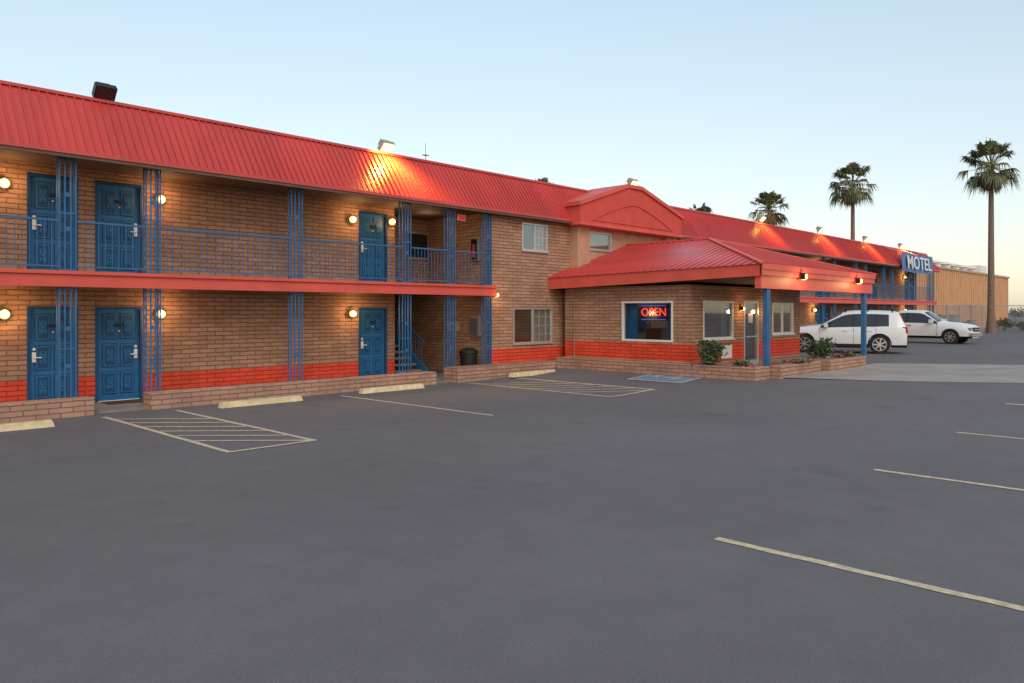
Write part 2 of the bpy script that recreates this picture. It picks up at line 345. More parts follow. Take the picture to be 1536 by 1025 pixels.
# mansard
roof=MB(); E=(15.72,4.95); T=(16.6,6.2)
nrm=Vector((0,-(T[1]-E[1]),(T[0]-E[0]))).normalized()
a,b=LW0,61.8
roof.poly([(a,E[0],E[1]),(b,E[0],E[1]),(b,T[0],T[1]),(a,T[0],T[1])])
roof.poly([(a,T[0]+.25,T[1]),(b,T[0]+.25,T[1]),(b,T[0]+.25,5.9),(a,T[0]+.25,5.9)])
roof.box(a,b,T[0]-.05,T[0]+.26,T[1]+.0,T[1]+.06)
roof.box(a,b,E[0]-.035,E[0]+.03,E[1]-.045,E[1]+.03)
roof.box(a,b,E[0]-.01,E[0]+.05,E[1]-.11,E[1]-.045,1)
x=a+.1
while x<b:
    roof.beam((x,E[0]-.02,E[1]),(x,T[0],T[1]),nrm,.024,.030); x+=.155
roof.poly([(b,E[0],E[1]),(b,17.6,4.95),(b,17.6,6.2),(b,T[0],T[1])])
roof.build('mansard_roof',[M['roof'],M['soffit']],motel)
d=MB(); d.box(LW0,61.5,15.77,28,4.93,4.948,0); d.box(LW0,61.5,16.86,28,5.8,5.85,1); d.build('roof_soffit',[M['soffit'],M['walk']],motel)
# pediment
pd=MB(); Y0=15.42
L_=(19.25,4.85);LT=(19.25,5.5);AP=(22.3,6.38);RT=(25.45,5.58);R_=(25.45,4.85)
def prism(mb,pts,y0,y1,mi):
    mb.poly([(x,y0,z) for x,z in pts],mi); mb.poly([(x,y1,z) for x,z in pts][::-1],mi)
    for i in range(len(pts)):
        a=pts[i];b=pts[(i+1)%len(pts)]; mb.poly([(a[0],y0,a[1]),(a[0],y1,a[1]),(b[0],y1,b[1]),(b[0],y0,b[1])],mi)
prism(pd,[L_,R_,RT,(22.75,6.36),AP,(21.9,6.36),LT],Y0,16.9,0)
def rk(a,b,h,y0,y1,mi=1):
    prism(pd,[(a[0],a[1]-h),(b[0],b[1]-h),(b[0],b[1]),(a[0],a[1])],y0,y1,mi)
rk((19.18,5.56),(21.9,6.44),.13,Y0-.07,17.0); rk((22.75,6.44),(25.55,5.64),.13,Y0-.07,17.0); rk((21.9,6.44),(22.75,6.44),.13,Y0-.072,17.0)
pd.box(19.2,25.5,Y0-.05,15.9,4.80,4.90,1)
pts=[]
for i in range(21):
    t=i/20; x=19.9+t*4.9; s=abs(2*t-1); pts.append((x,5.02+.72*(1-s**1.35)))
for i in range(20):
    pd.beam((pts[i][0],Y0,pts[i][1]),(pts[i+1][0],Y0,pts[i+1][1]),(0,-1,0),.045,.03,0)
pd.beam((19.9,Y0,5.02),(24.8,Y0,5.02),(0,-1,0),.045,.025,0)
pd.build('gable_pediment',[M['redstucco'],M['redtrim']],motel,bevel=.008,fixn=True)
def window_x(x0,x1,z0,z1,y,curt=True,split=True,name='window',fm='alu',t=.045,inner=True,parent=motel,curtm='curtain'):
    d=MB(); yy=y-.012
    d.box(x0,x1,yy,y+.08,z0,z0+t,0); d.box(x0,x1,yy,y+.08,z1-t,z1,0); d.box(x0,x0+t,yy,y+.08,z0+t,z1-t,0); d.box(x1-t,x1,yy,y+.08,z0+t,z1-t,0)
    if split: d.box((x0+x1)/2-.02,(x0+x1)/2+.02,yy+.01,y+.07,z0+t,z1-t,0)
    d.box(x0-.03,x1+.03,y-.05,y-.0125,z0-.04,z0+.01,0)
    d.poly([(x0+t,y+.04,z0+t),(x1-t,y+.04,z0+t),(x1-t,y+.04,z1-t),(x0+t,y+.04,z1-t)],1)
    if inner:
        d.box(x0,x1,y+.45,y+.5,z0-.05,z1+.05,2)
        if curt:
            n=24; xa=x0+t
            for i in range(n):
                if i<12 and split: continue
                a=xa+(x1-x0-2*t)*i/n; b=xa+(x1-x0-2*t)*(i+1)/n
                d.poly([(a,y+.12+(.04 if i%2 else 0),z0),(b,y+.12+(0 if i%2 else .04),z0),(b,y+.12+(0 if i%2 else .04),z1),(a,y+.12+(.04 if i%2 else 0),z1)],3)
        if split:
            xm=(x0+x1)/2
            for k in (1,2): d.box(xm+(x1-xm)*k/3-.008,xm+(x1-xm)*k/3+.008,y+.025,y+.036,z0+t,z1-t,0)
            for k in (1,2,3): d.box(xm+.02,x1-t,y+.022,y+.033,z0+(z1-z0)*k/4-.008,z0+(z1-z0)*k/4+.008,0)
    d.build(name,[M[fm],M['glass'],M['dark'],M[curtm]],parent)
window_x(16.76,18.6,.96,2.07,16.05); window_x(17.15,18.35,3.88,4.74,16.05); window_x(20.35,21.6,4.08,4.7,15.9,split=False)
d=MB(); d.box(14.95,15.75,18.96,18.999,3.7,4.45,1); d.box(14.9,15.8,18.94,18.99,3.63,3.70,0); d.box(14.9,15.8,18.94,18.99,4.45,4.5,0)
d.build('stairwell_window',[M['alu'],M['carglass']],motel)
st=MB()
for i in range(15):
    z=.03+.178*(i+1); y=17.7+.27*i
    st.box(13.4,14.5,y,y+.30,z-.05,z,0)
st.beam((13.36,17.6,.0),(13.36,21.8,2.7),(0,0,1),.06,.25,1); st.beam((14.54,17.6,.0),(14.54,21.8,2.7),(0,0,1),.06,.25,1)
st.beam((14.54,17.65,1.0),(14.54,21.8,3.65),(0,0,1),.045,.045,1)
for i in range(0,28):
    y=17.75+.15*i; z=.1+.643*(y-17.6); st.box(14.53,14.545,y,y+.015,z,z+.92,1)
st.build('staircase',[M['walk'],M['blue']],motel)
d=MB(); d.box(15.72,15.838,16.5,16.9,1.2,1.8,0); d.box(15.70,15.72,16.53,16.87,1.24,1.76,1); d.build('electrical_box',[M['walk'],M['metal']],motel)
d=MB(); d.box(15.72,15.838,16.55,16.85,3.5,4.2,0); d.box(15.70,15.72,16.58,16.82,3.54,4.16,1); d.cyl((15.69,16.7,3.6),(15.69,16.7,4.0),.05,.05,10,2); d.build('fire_extinguisher_cabinet',[M['walk'],M['carglass'],M['tail']],motel)
d=MB(); d.box(15.82,15.838,17.5,18.1,1.35,1.65,0); d.build('notice_plaque',[M['curtain']],motel)
d=MB(); d.box(14.75,15.05,16.35,16.4,4.62,4.80,0); d.box(14.77,15.03,16.335,16.35,4.64,4.78,1); d.build('exit_sign',[M['white'],M['exit']],motel)
d=MB(); d.cyl((19.40,16.0,.9),(19.40,16.0,2.6),.03,.03,8); d.cyl((18.80,15.3,.5),(18.80,15.3,2.6),.02,.02,8); d.build('conduit_pipe',[M['brick']],motel)
# lobby ------------------------------------------------
lw=MB(); LX0,LX1,LY0=18.85,26.2,11.09
ops=[(11.68,13.47,1.07,2.27)]
for z0,z1,mi in ((0,.5,0),(.5,1.02,1),(1.02,2.72,0)):
    wally(lw,LX0,LX0+.2,LY0,15.72,z0,z1,ops,mi)
opf=[(19.5,21.3,1.14,2.28),(22.0,23.0,.26,2.30),(24.0,25.65,1.2,2.26)]
for z0,z1,mi in ((0,.5,0),(.5,1.02,1),(1.02,2.72,0)):
    wallx(lw,LX0+.2,LX1,LY0,LY0+.2,z0,z1,opf,mi)
lw.box(LX1-.2,LX1,LY0+.2,15.72,0,2.72,0)
lw.build('lobby_walls',BM,motel)
d=MB(); d.box(LX0+.2,LX1-.2,LY0+.2,15.9,.1,.26,0); d.box(LX0+.2,LX1-.2,15.6,15.71,.26,2.70,1); d.box(LX0+.2,LX1-.2,LY0+.2,15.6,2.66,2.70,1)
d.box(21.2,24.6,13.6,14.2,.26,1.35,2); d.box(21.1,24.7,13.5,14.3,1.35,1.40,2)
d.box(LX0+.205,LX0+.215,13.05,13.45,.9,2.3,3); d.box(LX0+.205,LX0+.215,11.7,12.0,.9,2.3,3)
d.box(19.45,19.8,LY0+.22,LY0+.24,.9,2.3,4); d.box(21.0,21.35,LY0+.22,LY0+.24,.9,2.3,4)
for i in range(3): d.box(19.4+1.6*i,20.3+1.6*i,15.5,15.59,1.2,2.1,2 if i%2 else 3)
d.build('lobby_interior',[M['walk'],M['inwall'],M['wood'],M['bluedoor'],M['curtain']],motel)
def frame_y(y0,y1,z0,z1,x):
    d=MB();t=.06
    d.box(x-.02,x+.08,y0,y1,z0,z0+t,0);d.box(x-.02,x+.08,y0,y1,z1-t,z1,0);d.box(x-.02,x+.08,y0,y0+t,z0+t,z1-t,0);d.box(x-.02,x+.08,y1-t,y1,z0+t,z1-t,0)
    d.poly([(x+.04,y0,z0),(x+.04,y1,z0),(x+.04,y1,z1),(x+.04,y0,z1)],1); d.build('lobby_window',[M['white'],M['glass2']],motel)
frame_y(11.68,13.47,1.07,2.27,LX0)
window_x(19.5,21.3,1.14,2.28,LY0,inner=False,split=False,name='lobby_window',fm='white',t=.06)
window_x(24.0,25.65,1.2,2.26,LY0,inner=False,split=True,name='lobby_window',fm='white',t=.06)
d=MB(); t=.07
d.box(22,22+t,LY0-.01,LY0+.1,.26,2.3,0);d.box(23-t,23,LY0-.01,LY0+.1,.26,2.3,0);d.box(22+t,23-t,LY0-.01,LY0+.1,2.3-t,2.3,0);d.box(22+t,23-t,LY0-.01,LY0+.1,.26,.42,0)
d.poly([(22+t,LY0+.04,.42),(23-t,LY0+.04,.42),(23-t,LY0+.04,2.23),(22+t,LY0+.04,2.23)],1); d.box(22.1,22.9,LY0-.05,LY0-.02,1.15,1.19,2)
d.box(22.35,22.65,LY0+.02,LY0+.03,1.6,1.9,0)
d.build('lobby_door',[M['alu'],M['glass'],M['metal']],motel)
d=MB(); d.box(20.55,21.2,LY0-.02,LY0-.001,.55,.95,0)
for i in range(7): d.box(20.58,21.17,LY0-.035,LY0-.02,.58+.052*i,.60+.052*i,0)
d.build('wall_vent',[M['white']],motel)
# canopy
C0,C1,CY=18.4,26.75,8.8
eb=lambda y:2.88-(y-CY)*.2/7.25
et=lambda y:3.19-(y-CY)*.15/7.25
RX=22.55;RY=12.6;RZ=4.36;BY=16.04
cn=MB()
for x,s in ((C0,1),(C1,-1)):
    xa,xb=x,x+s*.05
    pts=[(CY,eb(CY)),(BY,eb(BY)),(BY,et(BY)),(CY,et(CY))]
    for X in (xa,xb): cn.poly([(X,y,z) for y,z in pts],1)
    cn.poly([(xa,CY,eb(CY)),(xb,CY,eb(CY)),(xb,BY,eb(BY)),(xa,BY,eb(BY))],1)
cn.box(C0,C1,CY-.03,CY+.03,eb(CY)+.02,et(CY)-.005,1)
cn.box(C0-.02,C1+.02,CY-.06,CY-.03,et(CY)-.14,et(CY)+.01,1)
cn.box(C0+.06,C1-.04,CY+.03,CY+.2,2.56,2.95,1)
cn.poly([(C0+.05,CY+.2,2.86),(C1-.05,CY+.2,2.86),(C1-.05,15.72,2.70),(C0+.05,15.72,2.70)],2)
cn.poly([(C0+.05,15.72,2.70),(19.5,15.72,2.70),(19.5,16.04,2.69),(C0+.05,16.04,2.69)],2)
e=.04
A=(C0-e,CY-e,et(CY));B=(C1+e,CY-e,et(CY));Cb=(C1+e,BY,et(BY));Db=(C0-e,BY,et(BY));H=(RX,RY,RZ);K=(RX,BY,RZ)
cn.poly([A,H,K,Db],0);cn.poly([A,B,H],0);cn.poly([B,Cb,K,H],0)
def ribs():
    nl=(Vector(H)-Vector(A)).cross(Vector(K)-Vector(A)).normalized(); nl=nl if nl.z>0 else -nl
    nr=Vector((-nl.x,nl.y,nl.z)); nf=(Vector(B)-Vector(A)).cross(Vector(H)-Vector(A)).normalized(); nf=nf if nf.z>0 else -nf
    y=CY+.1
    while y<BY:
        t=min(1,(y-A[1])/(RY-A[1])); zt=A[2]+(RZ-A[2])*t
        xl=A[0]+(RX-A[0])*t
        cn.beam((A[0],y,et(y)),(xl,y,zt),nl,.035,.032,0); cn.beam((B[0],y,et(y)),(B[0]+(RX-B[0])*t,y,zt),nr,.035,.032,0); y+=.23
    x=C0+.1
    while x<C1:
        t=(x-A[0])/(RX-A[0]) if x<RX else (B[0]-x)/(B[0]-RX)
        cn.beam((x,A[1],A[2]),(x,A[1]+(RY-A[1])*t,A[2]+(RZ-A[2])*t),nf,.035,.032,0); x+=.23
    cn.beam(A,H,(0,0,1),.14,.045,1); cn.beam(B,H,(0,0,1),.14,.045,1); cn.beam(H,K,(0,0,1),.16,.045,1)
ribs()
cn.build('canopy_roof',[M['roof'],M['redtrim'],M['soffit']],motel)
d=MB()
for x in (19.0,26.2):
    d.box(x-.085,x-.015,8.87,9.0,.2,2.56); d.box(x+.015,x+.085,8.87,9.0,.2,2.56); d.box(x-.1,x+.1,8.85,9.02,.2,.27); d.box(x-.015,x+.015,8.9,8.97,.27,2.56)
d.build('canopy_posts',[M['blue']],motel,bevel=.004)
def plight(name,loc,e,c=(1,.56,.22),r=.06,parent=motel):
    l=bpy.data.lights.new(name,'POINT'); l.energy=e; l.color=c; l.shadow_soft_size=r
    o=bpy.data.objects.new(name,l); o.location=loc; link(o); o.parent=parent; o.matrix_parent_inverse=Matrix.Translation(parent.location).inverted(); return o
def globe(x,y,z,e=17):
    d=MB(); d.sphere((x,y-.14,z),.095,0); d.cyl((x,y-.10,z+.0),(x,y-.001,z),.05,.065,12,1); d.cyl((x,y-.14,z+.085),(x,y-.14,z+.11),.04,.02,10,1)
    d.build('globe_lamp',[M['globe'],M['metal']],motel,smooth=True)
    if e: plight('globe_light',(x,y-.30,z),e)
for x in (3.72,6.68,11.73):
    globe(x,17.4,1.90); globe(x,17.4,4.45)
for x in (-3.0,-.1): globe(x,17.4,1.9,10); globe(x,17.4,4.45,10)
globe(13.05,17.4,4.5,12)
for i,x in enumerate((26.6,34.7,42.8,50.9,59.0)):
    globe(x,17.4,2.05,30 if i%2==0 else 0); globe(x,17.4,4.45,30 if i%2==0 else 0)
def sconce(x,y,z,e,s=1,r=.06):
    d=MB(); d.box(x-.07*s,x+.07*s,y-.13,y,z-.09*s,z+.11*s,1); d.box(x-.05*s,x+.05*s,y-.15,y-.13,z-.07*s,z+.07*s,0); d.box(x-.05*s,x+.05*s,y-.11,y-.02,z-.10*s,z-.09*s,0)
    d.build('sconce_lamp',[M['lit'],M['black']],motel); plight('sconce_light',(x,y-.3,z-.1),e,r=r)
sconce(20.75,CY-.06,2.93,20,.9); sconce(25.0,CY-.06,2.93,20,.9); sconce(21.75,LY0,2.05,8,.6); sconce(23.4,LY0,2.05,8,.6)
sconce(15.95,16.05,2.45,5,.6,.15)
plight('lobby_ceiling_light',(23.5,12.2,2.3),40,(1,.85,.65),.25)
plight('stairwell_light',(14.6,17.6,4.6),7,(1,.7,.4),.1)
plight('stairwell_light',(14.9,17.8,2.3),5,(1,.7,.4),.1)
def flood(x,z,lit,y=16.55,e=60):
    emp=empty('flood_light',(x,y,z)); d=MB()
    d.cyl((x,y+.1,z-.35),(x,y+.1,z-.05),.025,.025,8,1)
    c=Vector((x,y,z+.08)); ax=Vector((0,-.75,-.66)).normalized(); up=Vector((0,-.66,.75))
    for (d0,d1,w,h) in ((-.16,-.02,.26,.17),(-.02,.12,.40,.28)):
        a=c+ax*d0; b=c+ax*d1; d.beam(a-up*h/2,b-up*h/2,up,w,h,1)
    a=c+ax*.121; d.beam(a-up*.12,a+ax*.008-up*.12,up,.35,.24,0)
    d.build('flood_head',[M['lit'] if lit else M['carglass'],M['black'] if not lit else M['galv']],emp)
    if lit:
        l=bpy.data.lights.new('flood_lamp','SPOT'); l.energy=e; l.color=(1,.46,.07); l.spot_size=math.radians(140); l.spot_blend=.8; l.shadow_soft_size=.12
        o=bpy.data.objects.new('flood_lamp',l); o.location=(x,y-.47,z+.0); o.rotation_euler=Vector((0,.35,-1)).to_track_quat('-Z','Y').to_euler(); link(o); o.parent=emp; o.matrix_parent_inverse=Matrix.Translation(emp.location).inverted()
flood(5.28,6.36,False); flood(12.3,6.36,True,e=620)
flood(23.6,6.75,True,16.4,e=120)
for x in (34.6,41.7,48.8,55.6): flood(x,6.42,True,e=300)
d=MB(); d.cyl((15.3,18.5,5.8),(15.3,18.5,7.3),.018,.008,6); d.box(15.2,15.4,18.45,18.55,6.9,6.92); d.build('roof_antenna',[M['galv']])
def planter(x0,x1,y0,y1,zb,h,name='brick_planter'):
    d=MB(); t=.14
    if min(x1-x0,y1-y0)<.36:
        d.box(x0,x1,y0,y1,zb-.1,zb+h,0)
    else:
        d.box(x0,x1,y0,y0+t,zb-.1,zb+h,0); d.box(x0,x1,y1-t,y1,zb-.1,zb+h,0); d.box(x0,x0+t,y0+t,y1-t,zb-.1,zb+h,0); d.box(x1-t,x1,y0+t,y1-t,zb-.1,zb+h,0)
        d.box(x0+t,x1-t,y0+t,y1-t,zb-.1,zb+h-.06,1)
    d.build(name,[M['planter'],M['soil']],bevel=.018)
planter(-7,4.8,15.55,15.95,0,.33); planter(5.82,13.25,15.55,15.95,0,.33); planter(13.9,18.2,15.4,16.03,.05,.35)
planter(18.0,18.83,8.75,15.38,.2,.33); planter(18.84,21.4,8.45,8.8,.22,.33); planter(21.9,24.7,8.35,9.3,.22,.36)
neon=empty('neon_open_sign',(19.02,12.5,1.9))
cu=bpy.data.curves.new('open_text','FONT'); cu.body='OPEN'; cu.size=.34; cu.extrude=.008; cu.align_x='CENTER'; cu.align_y='CENTER'
o=bpy.data.objects.new('open_text',cu); o.data.materials.append(M['neon']); link(o); o.location=(18.97,12.42,1.93); o.rotation_euler=(math.radians(90),0,math.radians(-90)); o.parent=neon; o.matrix_parent_inverse=Matrix.Translation(neon.location).inverted()
d=MB()
for a,b in (((12.0,1.72),(12.85,1.72)),((12.0,2.13),(12.85,2.13))): d.cyl((18.97,a[0],a[1]),(18.97,b[0],b[1]),.010,.010,8,0)
d.box(19.0,19.02,11.95,12.9,1.68,2.17,1)
d.build('neon_border',[M['neonb'],M['black']],neon)
ban=empty('motel_banner',(55.5,15.6,5.3))
d=MB(); n=24
def bp_(i,t):
    x=52.4+6.9*i/n; y=15.48-.04*math.sin(i*1.3)*(1-.5*t)+.06*t; z=4.62+t*1.22-.07*math.sin(math.pi*i/n)
    return (x,y,z)
for i in range(n): d.poly([bp_(i,0),bp_(i+1,0),bp_(i+1,1),bp_(i,1)])
for i in (0,n//2,n): d.cyl(bp_(i,1),(bp_(i,1)[0],16.58,6.22),.012,.012,5,1)
d.build('banner_cloth',[M['banner'],M['white']],ban)
cu=bpy.data.curves.new('banner_text','FONT'); cu.body='MOTEL'; cu.size=1.25; cu.extrude=.005; cu.offset=.015; cu.align_x='CENTER'; cu.align_y='CENTER'
o=bpy.data.objects.new('banner_text',cu); o.data.materials.append(M['white']); link(o); o.location=(55.85,15.41,5.17); o.rotation_euler=(math.radians(87),0,0); o.scale=(1.35,.95,1); o.parent=ban; o.matrix_parent_inverse=Matrix.Translation(ban.location).inverted()
d=MB(); d.cyl((15.3,16.5,.03),(15.3,16.5,.72),.22,.27,20,0); d.cyl((15.3,16.5,.72),(15.3,16.5,.78),.285,.285,20,0); d.cyl((15.3,16.5,.78),(15.3,16.5,.88),.27,.16,20,0)
d.build('trash_can',[M['black']],bevel=.006)
# ---------------------------------------------------------------- shrubs
def shrub(name,c,r,h,n,seed,ls=.06,mat='leaf',fl=0):
    rnd=random.Random(seed); d=MB()
    for i in range(int(n/60)+4):
        a=rnd.uniform(0,6.28); d.cyl((c[0],c[1],c[2]),(c[0]+r*.7*math.cos(a)*rnd.random(),c[1]+r*.7*math.sin(a)*rnd.random(),c[2]+h*rnd.uniform(.5,.95)),.012,.004,5,1,False)
    cl=[(rnd.gauss(0,.45)*r,rnd.gauss(0,.45)*r,rnd.uniform(.25,.95)*h) for _ in range(max(8,n//35))]
    for i in range(n):
        k=rnd.choice(cl); s=.22*r+.05
        p=Vector((c[0]+k[0]+rnd.gauss(0,s),c[1]+k[1]+rnd.gauss(0,s),c[2]+max(.03,k[2]+rnd.gauss(0,.10*h))))
        u=Vector((rnd.gauss(0,1),rnd.gauss(0,1),rnd.gauss(0,.6))).normalized(); v=u.cross(Vector((rnd.gauss(0,1),rnd.gauss(0,1),rnd.gauss(0,1)))).normalized()
        l=ls*rnd.uniform(.7,1.4); d.poly([p-u*l,p+v*l*.4,p+u*l,p-v*l*.4],2 if rnd.random()<fl else 0)
    return d.build(name,[M[mat],M['twig'],M['flower']])
shrub('shrub',(18.45,10.3,.45),.30,.66,800,1); shrub('shrub',(22.5,8.8,.5),.27,.62,700,2); shrub('flowering_plant',(20.2,8.62,.5),.30,.14,300,3,.04,fl=.25); shrub('flowering_plant',(24.1,8.8,.5),.25,.2,300,4,.05,fl=.2); shrub('flowering_plant',(18.4,9.3,.45),.2,.2,200,9,.05,fl=.2)
# ---------------------------------------------------------------- palms
def palm(x,y,zc,cr,seed,zb=.2):
    rnd=random.Random(seed); e=empty('palm_tree',(x,y,zb)); d=MB()
    n=14; pts=[]; bx=rnd.uniform(-.4,.4)
    for i in range(n+1):
        t=i/n; pts.append(Vector((x+bx*math.sin(t*1.5)*(1-t)*2,y,zb+(zc-zb-.1)*t)))
    tr_=lambda t:.27-.10*t+.12*max(0,1-6*t)
    for i in range(n):
        d.cyl(pts[i],pts[i+1],tr_(i/n),tr_((i+1)/n),10,0,False)
    d.build('trunk',[M['bark']],e,smooth=True)
    f=MB(); c=Vector((x,y,zc))
    def frond(az,el,pl_,bl,mi,droop):
        dr=Vector((math.cos(az)*math.cos(el),math.sin(az)*math.cos(el),math.sin(el)))
        tip=c+dr*pl_+Vector((0,0,-droop*.2)); f.cyl(c,tip,.03,.018,4,mi,False)
        sd=dr.cross(Vector((0,0,1)))
        sd=sd.normalized() if sd.length>.05 else Vector((1,0,0)); up=sd.cross(dr).normalized()
        nb=15
        for k in range(nb):
            a=(k/(nb-1)-.5)*2.6; q=(dr*math.cos(a)+sd*math.sin(a)).normalized()
            L=bl*(1-.25*abs(a)/1.25)*rnd.uniform(.85,1.1)
            w=q.cross(up).normalized()*bl*.055
            mid=tip+q*L*.6; end=tip+q*L+Vector((0,0,-droop*rnd.uniform(.5,1.4)))
            f.poly([tip,mid-w,end,mid+w],mi)
    for i in range(50):
        az=rnd.uniform(0,6.283); el=rnd.uniform(-.75,1.45)
        frond(az,el,cr*rnd.uniform(.42,.66),cr*rnd.uniform(.42,.52),0,cr*(.16 if el>.3 else .30))
    for i in range(22):
        frond(rnd.uniform(0,6.283),rnd.uniform(-1.45,-.85),cr*rnd.uniform(.25,.48),cr*.35,1,cr*.14)
    f.build('fronds',[M['palmleaf'],M['palmdead']],e)
palm(69.7,14.05,13.5,2.5,11); palm(77.6,27.5,14.6,2.6,12); palm(71.9,33.5,12.2,2.2,13); palm(71.4,41,11.9,1.9,14); palm(44.9,39.8,11.5,1.3,15)
# ---------------------------------------------------------------- background
wh=empty('metal_warehouse',(85,24,0)); d=MB(); WH=6.0
d.box(66,108,20,44,.1,WH,0)
x=66.3
while x<108: d.box(x,x+.18,19.92,20,.1,WH,0); x+=.75
y=20.3
while y<44: d.box(65.94,66,y,y+.18,.1,WH,0); y+=.75
d.box(65.8,108.2,19.85,20.1,WH,WH+.2,1)
z=WH+.15
d.poly([(65.8,19.85,z),(108.2,19.85,z),(108.2,32,z+1.6),(65.8,32,z+1.6)],1); d.poly([(65.8,44.2,z),(108.2,44.2,z),(108.2,32,z+1.6),(65.8,32,z+1.6)],1); d.poly([(65.95,20,WH),(65.95,44,WH),(65.95,32,z+1.55)],0)
for x in (82,85.5,89,92.5,96): d.cyl((x,21.3,WH+.2),(x,21.3,WH+.75),.35,.35,12,2); d.cyl((x,21.3,WH+.75),(x,21.3,WH+1.0),.7,.35,14,2)
d.box(98,101,20.8,22.4,WH+.2,WH+1.2,2)
d.build('warehouse_body',[M['beige'],M['beigeroof'],M['white']],wh)
d=MB()
d.box(63.5,65.3,16.8,18.6,.2,2.0,0)
for i in range(9): d.box(63.45,63.5,16.9,18.5,.35+.17*i,.42+.17*i,0); d.box(63.6,65.2,16.75,16.8,.35+.17*i,.42+.17*i,0)
d.build('air_conditioner_unit',[M['beige']])
d=MB(); d.cyl((80,11.9,2.0),(84.0,10.9,2.0),1.0,1.0,24,0,False); d.sphere((80,11.9,2.0),1.0,0,24,16); d.sphere((84,10.9,2.0),1.0,0,24,16)
d.build('propane_tank',[M['white']],smooth=True)
d=MB(); d.box(80.2,80.6,11.3,12.4,.2,1.3,0); d.box(83.2,83.6,10.5,11.6,.2,1.3,0); d.build('tank_saddle',[M['concrete']])
d=MB()
for (a,b) in ((Vector((63,16.4,.22)),Vector((76,15.2,.22))),(Vector((76,15.2,.22)),Vector((77.5,6,.22)))):
    L=(b-a).length; u=(b-a).normalized(); k=int(L/2.5)
    for i in range(k+1): p=a+u*L*i/k; d.cyl(p,p+Vector((0,0,2.3)),.05,.05,6)
    d.cyl(a+Vector((0,0,2.25)),b+Vector((0,0,2.25)),.035,.035,6)
    n=int(L/.22)
    for i in range(n):
        p=a+u*(.22*i); q=p+u*2.2
        if (q-a).length<L: d.beam(p,q+Vector((0,0,2.2)),(0,1,0),.012,.012); d.beam(p+Vector((0,0,2.2)),q,(0,1,0),.012,.012)
d.build('chain_link_fence',[M['galv']])
d=MB(); d.box(71,73.5,17.0,18.5,.25,1.5,0); d.box(71.2,73.3,17.1,18.4,1.5,1.7,1); d.box(74.2,75.4,16.6,17.6,.25,1.1,1); d.cyl((76.5,17,.25),(76.5,17,1.2),.3,.3,12,1)
d.build('storage_crate',[M['galv'],M['walk']],bevel=.02)
rnd=random.Random(5)
for i in range(7): shrub('desert_bush',(79+i*2.0+rnd.uniform(-.5,.5),14.6-1.1*i+rnd.uniform(-.5,.5),.2),rnd.uniform(.5,.9),rnd.uniform(.5,1.2),400,30+i,.12,'dryleaf')
def treeline(name,x0,y0,x1,y1,n,hm,seed):
    rnd=random.Random(seed); d=MB()
    for i in range(n):
        t=i/n; cx=x0+(x1-x0)*t+rnd.uniform(-4,4); cy=y0+(y1-y0)*t+rnd.uniform(-4,4); h=hm*rnd.uniform(.4,1)
        for k in range(160):
            p=Vector((cx+rnd.gauss(0,h*.5),cy+rnd.gauss(0,h*.5),.2+abs(rnd.gauss(.45,.25))*h)); a=Vector((rnd.gauss(0,1),rnd.gauss(0,1),rnd.gauss(0,1))).normalized(); b=a.orthogonal().normalized(); l=.35
            d.poly([p-a*l,p+b*l*.6,p+a*l,p-b*l*.6])
    d.build(name,[M['dryleaf']])
treeline('distant_trees',215,-40,330,90,34,3.2,3)
